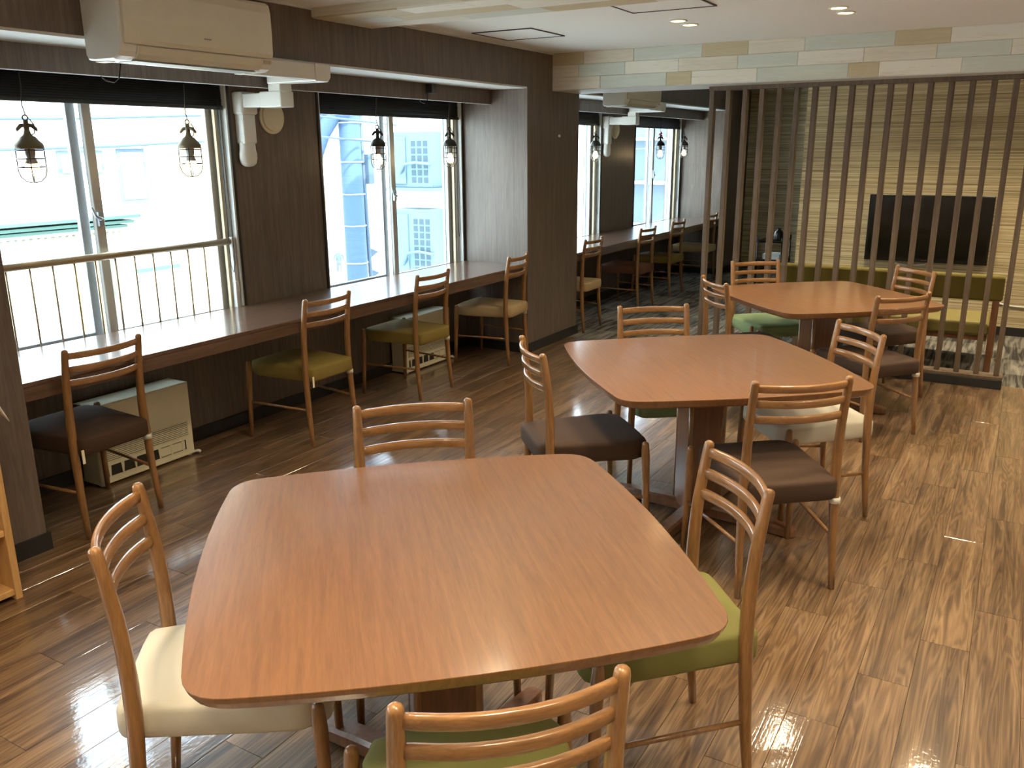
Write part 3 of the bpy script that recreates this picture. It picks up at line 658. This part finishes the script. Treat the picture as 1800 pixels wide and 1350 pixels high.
def pipe_cover(label, dx):
    t = thing('pipe_cover', label, 'pipe cover', (dx, 0, 0), 0, 'white plastic pipe covers')
    q = lambda n, mb, w_=.006: bevel(mb.build(n, 'white', t), w_, 2)
    q('front_duct', MB().prism([(3.112, 3.262), (3.55, 3.262), (3.55, 3.328), (3.112, 3.328)], 1.946, 2.026))
    q('corner_elbow', MB().add([(3.545, 3.255, 1.94), (3.66, 3.255, 1.965), (3.66, 3.255, 2.028), (3.545, 3.255, 2.028), (3.545, 3.61, 1.94), (3.66, 3.61, 1.965), (3.66, 3.61, 2.028), (3.545, 3.61, 2.028), (3.64, 3.255, 1.94), (3.64, 3.61, 1.94)],
       [(0, 8, 1, 2, 3), (4, 7, 6, 5, 9), (0, 3, 7, 4), (3, 2, 6, 7), (2, 1, 5, 6), (1, 8, 9, 5), (8, 0, 4, 9)]))
    q('drop', MB().box((3.575, 3.545, 1.83), (3.665, 3.635, 1.945)))
    q('lower_elbow', MB().box((3.57, 3.54, 1.822), (3.67, 3.70, 1.905)))
    q('return_duct', MB().box((3.577, 3.69, 1.826), (3.663, YW-.06, 1.90)))
    q('wall_elbow', MB().box((3.565, YW-.078, 1.79), (3.685, YW-.001, 1.912)), .012)
    q('wall_duct', MB().box((3.575, YW-.07, 1.63), (3.672, YW-.001, 1.80)), .012)
    q('end_elbow', MB().rings([[(3.6235+r*math.cos(2*PI*k/16), YW-.036+.034*math.sin(2*PI*k/16)*min(1, r/.05), z) for k in range(16)] for r, z in ((.052, 1.64), (.054, 1.60), (.060, 1.575), (.060, 1.55), (.050, 1.522), (.03, 1.508), (.008, 1.504))], True))
    return t
pipe_cover('white pipe cover stepping down from the air conditioner above the railing window', 0.0)
pipe_cover('white pipe cover stepping down from the far-bay air conditioner', 4.95)
for k, (x, lab) in enumerate(((3.86, 'round cream sleeve cap on the wall beside the railing window'), (8.85, 'round cream sleeve cap on the wall between the far-bay windows'))):
    t = thing('sleeve_cap', lab, 'wall cap', (x, YW, 1.785), 0, 'round wall caps')
    for n, r, d0, d1 in (('flange', .098, 0, .010), ('cap', .082, .010, .022)):
        o = MB().lathe([(r, 0), (r, (d1-d0)*.6), (r*.95, d1-d0)], (0, 0, 0), 28).build(n, 'beige' if 0 else 'heater', t); o.rotation_euler = (PI/2, 0, 0); o.location = (0, -d0, 0)
# small fittings along the valances
for k, (x, lab) in enumerate(((2.636, 'thin dark cable loop under the valance by the large air conditioner'), (5.02, 'thin dark cable loop with black plug box beside the wide pier'), (6.98, 'thin dark cable loop under the far-bay valance'))):
    t = thing('cable_loop', lab, 'cable', (x, 3.64, 1.92), 0, 'cables at the valances')
    MB().tube([(.05, 0, .10), (.045, -.002, .05), (.03, -.004, .0), (0, -.004, -.022), (-.04, -.004, -.018), (-.06, .0, .0)], .003, 6).build('cable', 'lamp_iron', t)
    if k: bevel(MB().box((.03, -.045, .045), (.085, .006, .105)).build('plug_box', 'black', t), .004)
hk = thing('wall_hook', 'small white round hook on the wide pier', 'hook', (6.415, YC, 1.691))
o = MB().lathe([(.009, 0), (.011, .004), (.011, .012), (.004, .016)], (0, 0, 0), 12).build('knob', 'white', hk); o.rotation_euler = (PI/2, 0, 0)
# ------------------------------------------------------------------ caged pendant lamps
def make_lamp(label, x, y_, style, rib=False, tilt=0.0):
    t = thing('caged_pendant_lamp', label, 'lamp', (x, y_, 1.468), tilt, 'caged pendant lamps over the counters')
    iron = 'lamp_brass' if style else 'lamp_iron'; s = 1.25 if style else 1.0
    top = ZS-1.468
    MB().tube([(0, 0, top), (.002, 0, .40), (-.006, .002, .32), (.004, 0, .275)], .0028, 6).build('cord', 'lamp_iron', t)
    hook = MB().torus((0, 0, .268), .011, .0035, 14, 6, 'y').tube([(0, 0, .258), (0, 0, .235), (0, 0, .214)], [.010, .012, .011], 10)
    for sg in (-1, 1): hook.tube([(0, 0, .238), (sg*.018*s, 0, .236), (sg*.030*s, 0, .222), (sg*.033*s, 0, .214)], [.008, .009, .008, .004], 8)
    hook.build('hanger', iron, t)
    MB().tube([(.012, .012, .262), (.026, .016, .24), (.022, .016, .205), (.008, .01, .195)], .003, 6).build('cable_tail', 'cage', t)
    if style: pr_ = [(.010, .222), (.014, .205), (.020, .196), (.030, .190), (.042, .174), (.054, .162), (.057, .155), (.057, .142), (.050, .140)]
    else: pr_ = [(.010, .222), (.012, .200), (.022, .196), (.036, .186), (.046, .172), (.050, .160), (.051, .148), (.047, .146)]
    MB().lathe(pr_, (0, 0, 0), 20).build('dome', iron, t)
    MB().lathe([(.020, .148), (.021, .12), (.017, .105), (.026, .082), (.024, .078)] if style else [(.018, .148), (.018, .112), (.020, .104), (.019, .100)], (0, 0, 0), 14).build('socket', 'socket', t)
    b = [(.010, .100), (.014, .088), (.024, .070), (.027, .055), (.022, .038), (.010, .030), (.001, .028)] if not style else [(.022, .080), (.028, .066), (.029, .054), (.023, .038), (.010, .029), (.001, .028)]
    MB().lathe(b, (0, 0, 0), 14).build('bulb', 'bulb', t)
    rj = .041 if not style else .044
    MB().lathe([(rj, .146), (rj, .06), (rj*.93, .038), (rj*.7, .018), (rj*.35, .007), (.002, .005)], (0, 0, 0), 18, cap=False).build('glass_jar', 'jar', t)
    cg = MB(); R = .049 if not style else .054
    for z in (.135, .100, .065): cg.torus((0, 0, z), R, .0027, 24, 5)
    for k in range(4 if style else 6):
        a = 2*PI*k/(4 if style else 6)+.35; ca, sa = math.cos(a), math.sin(a)
        cg.tube([(R*ca, R*sa, .148), (R*ca, R*sa, .05), (R*.86*ca, R*.86*sa, .024), (R*.5*ca, R*.5*sa, .005), (0, 0, 0)], .0027, 5)
    cg.build('wire_cage', 'cage', t)
    if rib: MB().tube([(.0, 0, .30), (.012, .004, .285), (-.014, .002, .27), (.012, -.004, .255), (-.010, 0, .24)], [.006, .013, .012, .013, .005], 8).build('red_ribbon', 'redcloth', t)
    ld = bpy.data.lights.new('bulb_light', 'POINT'); ld.energy = 1.6; ld.color = (1, .7, .36); ld.shadow_soft_size = .025
    lo = bpy.data.objects.new('bulb_light', ld); COL.objects.link(lo); lo.parent = t; lo.location = (0, 0, .052)
    return t
make_lamp('aged green caged pendant lamp before the sliding sash of the railing window', 2.235, 3.70, 1, tilt=-.95)
make_lamp('caged pendant lamp before the railing window, next to the pipe cover', 3.07, 3.70, 1, tilt=-1.15)
make_lamp('black caged glass lamp hanging before the window facing the utility pole', 4.573, 3.70, 0, tilt=-1.0)
make_lamp('black caged glass lamp hanging beside the pale side of the wide pier', 5.40, 3.70, 0, tilt=-1.2)
make_lamp('black caged glass lamp hanging before the first far-bay window', 7.91, 3.70, 0, tilt=-.9)
make_lamp('black caged glass lamp with a red ribbon in the far bay', 9.65, 3.70, 0, rib=True, tilt=-1.0)
make_lamp('black caged glass lamp at the end of the far bay', 10.45, 3.70, 0, tilt=-1.1)
# ------------------------------------------------------------------ ceiling: downlights and hatches
def downlight(x, y_, label, k=1.0):
    t = thing('downlight', label, 'downlight', (x, y_, ZC), 0, 'recessed warm downlights')
    MB().lathe([(.048, 0), (.052, -.002), (.052, -.004), (.043, -.006), (.041, -.001)], (0, 0, 0), 24, cap=False).build('rim', 'white', t)
    MB().lathe([(.041, -.0012), (.03, -.003), (.002, -.004)], (0, 0, 0), 20).build('lens', 'downlight', t)
    ld = bpy.data.lights.new('downlight_beam', 'AREA'); ld.shape = 'DISK'; ld.size = .075; ld.energy = LAMP_W*k; ld.color = (1.0, .85, .58); ld.spread = math.radians(118)
    lo = bpy.data.objects.new('downlight_beam', ld); COL.objects.link(lo); lo.parent = t; lo.location = (0, 0, -.008)
ROWS = [(1.875, 'on the counter side'), (.99, 'over the dining tables'), (.10, 'over the open floor'), (-.79, 'away from the windows')]
for xr, xl in ((5.20, 'near the plank beam'), (2.95, 'before the shallow beam'), (.70, 'past the pine shelf'), (-1.55, 'at the rear')):
    for yr, yl in ROWS:
        for dx, sd_ in ((-.1, 'rearward'), (.1, 'screen-side')): downlight(xr+dx, yr, sd_+' warm downlight of a pair '+yl+' '+xl)
for yr, yl in ((1.2, 'left part of the bench'), (.3, 'right end of the bench'), (-.6, 'carpet past the bench')):
    for dx, sd_ in ((-.1, 'screen-side'), (.1, 'television-side')): downlight(7.3+dx, yr, sd_+' warm downlight of a pair over '+yl, 1.25)
def hatch(x0, x1, y0, y1, label):
    t = thing('ceiling_hatch', label, 'hatch', ((x0+x1)/2, (y0+y1)/2, ZC), 0, 'ceiling access hatches')
    a, b = (x1-x0)/2, (y1-y0)/2
    MB().box((-a, -b, -.006), (a, -b+.008, 0)).box((-a, b-.008, -.006), (a, b, 0)).box((-a, -b, -.006), (-a+.008, b, 0)).box((a-.008, -b, -.006), (a, b, 0)).build('frame', 'black', t)
    MB().box((-a+.010, -b+.010, -.003), (a-.010, b-.010, 0)).build('panel', 'ceiling', t)
hatch(4.90, 5.35, 2.737, 3.170, 'square ceiling hatch beside the dark soffit')
hatch(4.225, 4.674, 1.513, 1.980, 'square ceiling hatch beside the flat ceiling beam')
# ------------------------------------------------------------------ heaters under the counters
def heater(x, yf, label, w_=.56):
    t = thing('kerosene_heater', label, 'heater', (x, yf, 0), 0, 'white heaters under the counters')
    bevel(MB().box((0, 0, .018), (w_, .006, .412)).box((0, .006, .018), (.012, .15, .412)).box((w_-.012, .006, .018), (w_, .15, .412)).box((0, .006, .400), (w_, .15, .412)).box((0, .13, .018), (w_, .15, .41)).build('cabinet', 'heater', t), .004)
    MB().box((.006, -.004, .30), (w_-.006, .001, .405)).build('control_panel', 'heater', t)
    MB().box((.02, -.006, .384), (.075, -.003, .398)).build('control_switch', 'black', t)
    MB().box((.03, -.001, .118), (w_-.03, .0015, .20)).build('grille_recess', 'dark', t)
    bar = MB().box((.028, -.005, -.0028), (w_-.028, .001, .0028)).mesh('louvre'); bar.materials.append(M['heater'])
    for k in range(9): link('louvre', bar, t, (0, 0, .121+k*.0096))
    MB().box((.03, -.001, .045), (w_-.05, .0015, .098)).build('outlet_recess', 'dark', t)
    fin = MB().add([(-.004, -.006, 0), (.004, -.006, 0), (.009, -.006, .053), (-.009, -.006, .053), (-.004, .002, 0), (.004, .002, 0), (.009, .002, .053), (-.009, .002, .053)], [(0, 3, 2, 1), (4, 5, 6, 7), (0, 1, 5, 4), (1, 2, 6, 5), (2, 3, 7, 6), (3, 0, 4, 7)]).mesh('outlet_fin'); fin.materials.append(M['heater'])
    for k in range(7): link('outlet_fin', fin, t, (.05+k*.073, 0, .045))
    MB().box((.35, -.004, .05), (w_-.06, .0, .095)).build('outlet_cover', 'heater', t)
    MB().box((-.004, -.004, .012), (w_+.004, .155, .022)).build('base_plate', 'heater', t)
    for sx in (.02, w_-.02): MB().lathe([(.014, 0), (.016, .006), (.012, .014)], (sx, .02, 0), 10).build('foot', 'white', t)
    MB().tube([(w_, .02, .014), (w_+.018, -.01, .016), (w_+.026, -.018, .010)], [.006, .009, .008], 8).build('level_foot', 'white', t)
heater(2.37, 3.738, 'white heater below the counter by the railing window')
heater(4.87, 3.765, 'white heater below the counter next to the wide pier')
heater(6.90, 3.74, 'white heater below the far-bay counter')
# ------------------------------------------------------------------ shelf and cloth at the left pier
sh = thing('open_shelf', 'light pine open shelf unit standing against the pier', 'shelf', (0, 0, 0))
X0, X1, Y0, Y1, ZT = .72, 1.552, 3.03, 3.316, .80
for a, b in ((X0, X0+.026), (X1-.026, X1)): bevel(MB().box((a, Y0, 0), (b, Y1, ZT)).build('side_panel', 'shelf', sh), .002, 1)
for z in (.02, .255, .52, ZT-.026): bevel(MB().box((X0+.026, Y0+.004, z), (X1-.026, Y1, z+.024)).build('shelf_board', 'shelf', sh), .002, 1)
MB().box((X0+.026, Y1-.008, .02), (X1-.026, Y1, ZT)).build('back_panel', 'shelf', sh)
MB().tube([(X1, Y0+.06, .155), (X1+.010, Y0+.06, .155)], .006, 8).build('dowel', 'shelf', sh)
# cloth with a corner hanging over the side
cl = MB(); n = 10; g = []
for i in range(n+1):
    for j in range(n+1):
        u, v = i/n, j/n
        x = X1-.16+u*.30; y_ = Y0+.01+v*.26; z = ZT+.008+.003*math.sin(7*u+5*v)
        if x > X1+.004:
            ov = x-X1; drop = ov*(.98-.98*v)+.02*ov; z = ZT+.008-drop; x = X1+.006+ov*.40*(1-v)+.006*math.sin(9*v)
        g.append((x, y_, z))
fs = [(i*(n+1)+j, (i+1)*(n+1)+j, (i+1)*(n+1)+j+1, i*(n+1)+j+1) for i in range(n) for j in range(n)]
cl.add(g, fs, True); clo = cl.build('cloth', 'cloth'); tag(clo, 'white cloth on the pine shelf, one corner hanging down', 'cloth')
sm2 = clo.modifiers.new('thickness', 'SOLIDIFY'); sm2.thickness = .003
# ------------------------------------------------------------------ outside
ZG = -5.1
struct('ground_street', MB().box((-40, 4.2, ZG-.3), (120, 140, ZG)), 'asphalt')
def tagged(name, mb, mats, label, cat, group=None): return tag(mb.build(name, mats), label, cat, group)
ob = thing('street_building', 'pale sunlit shop building across the street from the railing window', 'building', (0, 10, ZG))
fz = lambda z: z-ZG
MB().box((-14, 0, 0), (8.55, 6, 11)).build('facade', 'render', ob)
bevel(MB().box((8.05, -.12, 0), (8.62, .4, 11)).build('brick_pilaster', 'brick', ob), .01, 1)
for k, z in enumerate((.80, .735, .68)): MB().box((-14, -.28+.06*k, fz(z)-.022), (7.2-.06*k, 0, fz(z)+.014)).build('cornice_band', 'cornice', ob)
MB().box((-14, -.06, fz(1.62)), (8.05, 0, fz(1.645))).build('string_course', 'greybldg', ob)
for k in range(60): MB().box((2.0+k*.09, -.06, fz(.575)), (2.05+k*.09, 0, fz(.60))).build('dentil', 'alu_beige', ob)
for x0, x1, z0, z1 in ((6.35, 6.95, 1.30, 1.60), (7.15, 7.55, .95, 1.62)):
    f = MB().box((x0, -.02, fz(z0)), (x1, .02, fz(z1))).build('upper_window', 'greybldg', ob)
    MB().box((x0+.04, -.03, fz(z0)+.04), (x1-.04, -.02, fz(z1)-.04)).build('pane', 'shopglass', f)
dr = MB().box((6.05, -.07, fz(.34)), (7.05, 0, fz(.40))).box((6.12, -.07, fz(-1.0)), (6.26, 0, fz(.34))).box((6.86, -.07, fz(-1.0)), (7.0, 0, fz(.34))).box((6.12, -.07, fz(-1.12)), (7.0, 0, fz(-1.0))).build('doorway_frame', 'granite', ob)
MB().box((6.26, -.02, fz(-1.0)), (6.86, -.005, fz(.34))).build('door_glass', 'yellowdoor', dr)
MB().box((6.42, -.035, fz(-.9)), (6.55, -.02, fz(.2))).build('door_stile', 'shopglass', dr)
MB().box((6.66, -.06, fz(-1.0)), (6.86, -.02, fz(-.78))).build('green_mat', 'greenmat', dr)
MB().box((4.86, -.03, fz(-.6)), (5.02, .0, fz(.15))).build('shop_poster', 'greybldg', ob)
for z in (.30, .04): MB().box((7.2, -.05, fz(z)), (7.9, 0, fz(z)+.05)).build('sign_band', 'cornice', ob)
# far building at the end of the crossing
fb = thing('corner_building', 'pale building at the end of the street behind the utility pole', 'building', (0, 46, ZG))
MB().box((30, 0, 0), (62, 8, 13)).build('facade', 'render', fb)
MB().box((28, -1.4, 2.6), (62, 0, 3.2)).build('awning', 'alu_beige', fb)
MB().box((30, -.1, 5.7), (62, 0, 6.2)).build('string_course', 'greybldg', fb)
for k, x in enumerate((38.2, 41.6, 46, 49, 52)):
    f = MB().box((x, -.06, 7.2), (x+1.3, 0, 9.4)).build('window', 'greybldg', fb)
    for q_ in range(2): MB().box((x+.1+q_*.6, -.1, 7.4), (x+.6+q_*.6, -.06, 9.2)).build('pane', 'shopglass', f)
sg = thing('shop_sign', 'red shop sign with a white oval below the far windows', 'sign', (38.2, 43.9, ZG+4.0))
MB().box((-2.2, -.1, 0), (1.3, .05, 1.1)).build('panel', 'red', sg)
o = MB().lathe([(.62, 0), (.62, .04)], (0, 0, 0), 24).build('oval', 'signwhite', sg); o.rotation_euler = (PI/2, 0, 0); o.scale = (1.1, .72, 1); o.location = (.1, -.10, .55)
o = MB().torus((0, 0, 0), .2, .05, 16, 6).build('emblem', 'red', sg); o.rotation_euler = (PI/2, 0, 0); o.location = (.1, -.15, .55)
MB().box((-1.7, -.12, .4), (-1.5, -.1, .75)).box((-1.35, -.12, .4), (-1.15, -.1, .75)).build('letter', 'signwhite', sg)
MB().box((-1.9, .05, .2), (-1.7, .65, .5)).build('bracket', 'greybldg', sg)
# utility pole
po = thing('utility_pole', 'thick pale concrete utility pole with brace and cable boxes outside the window', 'pole', (10.93, 9.38, ZG))
MB().tube([(0, 0, 0), (-.02, 0, 5), (-.05, 0, 12)], [.185, .175, .15], 20).build('shaft', 'pole', po)
MB().tube([(-.02, 0, 7.30), (-.25, .16, 7.28), (-.42, .3, 6.95), (-.60, .44, 6.2)], [.15, .20, .19, .12], 12).build('brace_arm', 'pole', po)
MB().tube([(-.1, -.1, 7.25), (-.3, .1, 7.35), (-.5, .3, 7.25)], .17, 10).build('clamp', 'pole', po)
for z in (3.6, 4.2, 4.9, 5.5, 6.0, 6.5, 6.85, 7.1): MB().torus((-.02, 0, z), .185, .008, 20, 5).build('strap', 'signwhite', po)
MB().tube([(.21, -.08, 2.5), (.21, -.09, 4.6), (.16, -.1, 5.8), (.14, -.08, 7.6)], .035, 8).build('conduit', 'poledark', po)
bevel(MB().box((.16, -.2, 6.15), (.30, -.06, 6.62)).build('cable_box', 'poledark', po), .01)
for z in (4.6, 4.95): MB().add([(.22, -.1, z), (.36, -.16, z+.10), (.24, -.1, z+.16), (.22, -.06, z), (.34, -.12, z+.10), (.24, -.06, z+.16)], [(0, 1, 2), (3, 5, 4), (0, 3, 4, 1), (1, 4, 5, 2), (2, 5, 3, 0)]).build('step_bracket', 'poledark', po)
for k, (z0, z1, dy) in enumerate(((2.7, 3.0, 8.9), (2.35, 2.5, 8.6), (2.1, 2.05, 8.75), (1.85, 1.7, 8.45))):
    pts = [(-6+j*3, dy, z0+(z1-z0)*j/10-.25*math.sin(PI*((j % 5)/5))) for j in range(11)]
    tagged('overhead_wire', MB().tube(pts, .016, 5), 'poledark', ('topmost', 'second highest', 'second lowest', 'lowest')[k]+' of the overhead cables strung past the utility pole', 'wire', 'overhead wires')
# pedestrian with a backpack
def pedestrian(x, y_, rot):
    p = thing('person', 'person in pale shirt and grey shorts walking with a dark backpack', 'person', (x, y_, ZG), rot)
    J = {'pel': (0, 0, .92, .135, .10), 'ch': (0, .01, 1.22, .15, .105), 'nk': (0, .02, 1.43, .06, .06), 'hd': (0, .035, 1.56, .085, .098), 'ht': (0, .03, 1.66, .06, .07),
         'lh': (-.09, 0, .86, .088, .09), 'lk': (-.10, .08, .48, .058, .06), 'la': (-.10, .02, .09, .038, .042), 'lt': (-.10, .15, .03, .035, .03),
         'rh': (.09, 0, .86, .088, .09), 'rk': (.10, -.02, .48, .058, .06), 'ra': (.10, -.20, .12, .038, .042), 'rt': (.10, -.09, .03, .035, .03),
         'ls': (-.18, .01, 1.36, .055, .055), 'le': (-.25, -.05, 1.10, .042, .042), 'lw': (-.25, .06, .88, .03, .03), 'lf': (-.25, .10, .80, .028, .02),
         'rs': (.18, .01, 1.36, .055, .055), 're': (.25, .0, 1.10, .042, .042), 'rw': (.25, .14, .92, .03, .03), 'rf': (.25, .19, .85, .028, .02)}
    E_ = [('pel', 'ch'), ('ch', 'nk'), ('nk', 'hd'), ('hd', 'ht'), ('pel', 'lh'), ('lh', 'lk'), ('lk', 'la'), ('la', 'lt'), ('pel', 'rh'), ('rh', 'rk'), ('rk', 'ra'), ('ra', 'rt'), ('ch', 'ls'), ('ls', 'le'), ('le', 'lw'), ('lw', 'lf'), ('ch', 'rs'), ('rs', 're'), ('re', 'rw'), ('rw', 'rf')]
    ks = list(J); me = bpy.data.meshes.new('body'); me.from_pydata([J[k][:3] for k in ks], [(ks.index(a), ks.index(b)) for a, b in E_], [])
    o = link('tmp_body', me); sk = o.modifiers.new('skin', 'SKIN'); sv = me.skin_vertices[0].data
    for i, k in enumerate(ks): sv[i].radius = J[k][3:5]; sv[i].use_root = (k == 'pel')
    ss = o.modifiers.new('sub', 'SUBSURF'); ss.levels = 2; ss.render_levels = 2
    dg = bpy.context.evaluated_depsgraph_get(); m2 = bpy.data.meshes.new_from_object(o.evaluated_get(dg)); m2.name = 'body'
    bpy.data.objects.remove(o, do_unlink=True)
    m2.materials.clear()
    for k in ('skin', 'shirt', 'shorts', 'hair'): m2.materials.append(M[k])
    for f in m2.polygons:
        c = f.center; f.use_smooth = True
        f.material_index = 1 if 1.0 < c.z < 1.43 else 2 if .45 < c.z <= 1.0 and abs(c.x) < .2 else 3 if c.z > 1.60 or (c.z > 1.5 and c.y < .0) or c.z < .07 else 0
    link('body', m2, p)
    bevel(MB().box((-.15, -.27, .98), (.15, -.11, 1.40)).build('backpack', 'pack', p), .04, 3)
    return p
pedestrian(34.56, 30.93, math.radians(135))
# neighbouring block with outdoor units beyond the second window
nbk = thing('neighbour_block', 'pale grey neighbouring block carrying the outdoor units', 'building', (8.98, 4.9, ZG))
MB().box((0, 1.2, 0), (5.5, 2.05, 9)).build('wall', 'render', nbk)
for z in (5.02, 6.20): MB().box((-.36, 1.25, z), (0, 2.0, z+.04)).build('bracket_shelf', 'unit', nbk)
def outdoor_unit(y0, z0, hgt, label):
    t = thing('outdoor_unit', label, 'outdoor unit', (8.66, y0, z0), 0, 'outdoor air conditioner units')
    bevel(MB().box((0, 0, 0), (.30, .62, hgt)).build('casing', 'unit', t), .012)
    bevel(MB().box((-.02, .38, .04), (0, .60, hgt-.06)).build('service_cover', 'unit', t), .008)
    nz = int((hgt-.12)/.085)
    for r in range(nz):
        for c in range(3): MB().box((-.004, .06+c*.09, .06+r*.085), (.002, .12+c*.09, .125+r*.085)).build('grille_slot', 'unit_dark', t)
    MB().tube([(-.01, .46, hgt*.25), (-.07, .36, hgt*.42), (-.06, .2, hgt*.45), (-.03, .0, hgt*.42)], .018, 8).build('pipe', 'unit', t)
outdoor_unit(6.20, -.04, .92, 'tall outdoor unit on the lower bracket of the neighbouring block')
outdoor_unit(6.20, 1.14, .66, 'outdoor unit on the upper bracket of the neighbouring block')
# grey block with outside stairs seen from the far bay
gb = thing('stair_block', 'grey building with outside stair rails beyond the far-bay window', 'building', (26, 9.0, ZG))
MB().box((0, 0, 0), (10, 9, 9.5)).build('wall', 'greybldg', gb)
for k in range(4): MB().box((-.5, .2, 3.0+k*1.3), (0, 3.4, 3.08+k*1.3)).build('landing', 'concrete', gb)
for k in range(16): MB().box((-.56, 4.1, 3.0+k*.36), (-.02, 4.45, 3.24+k*.36)).build('stair_light', 'signwhite', gb)  # column of white dashes for the stair rails
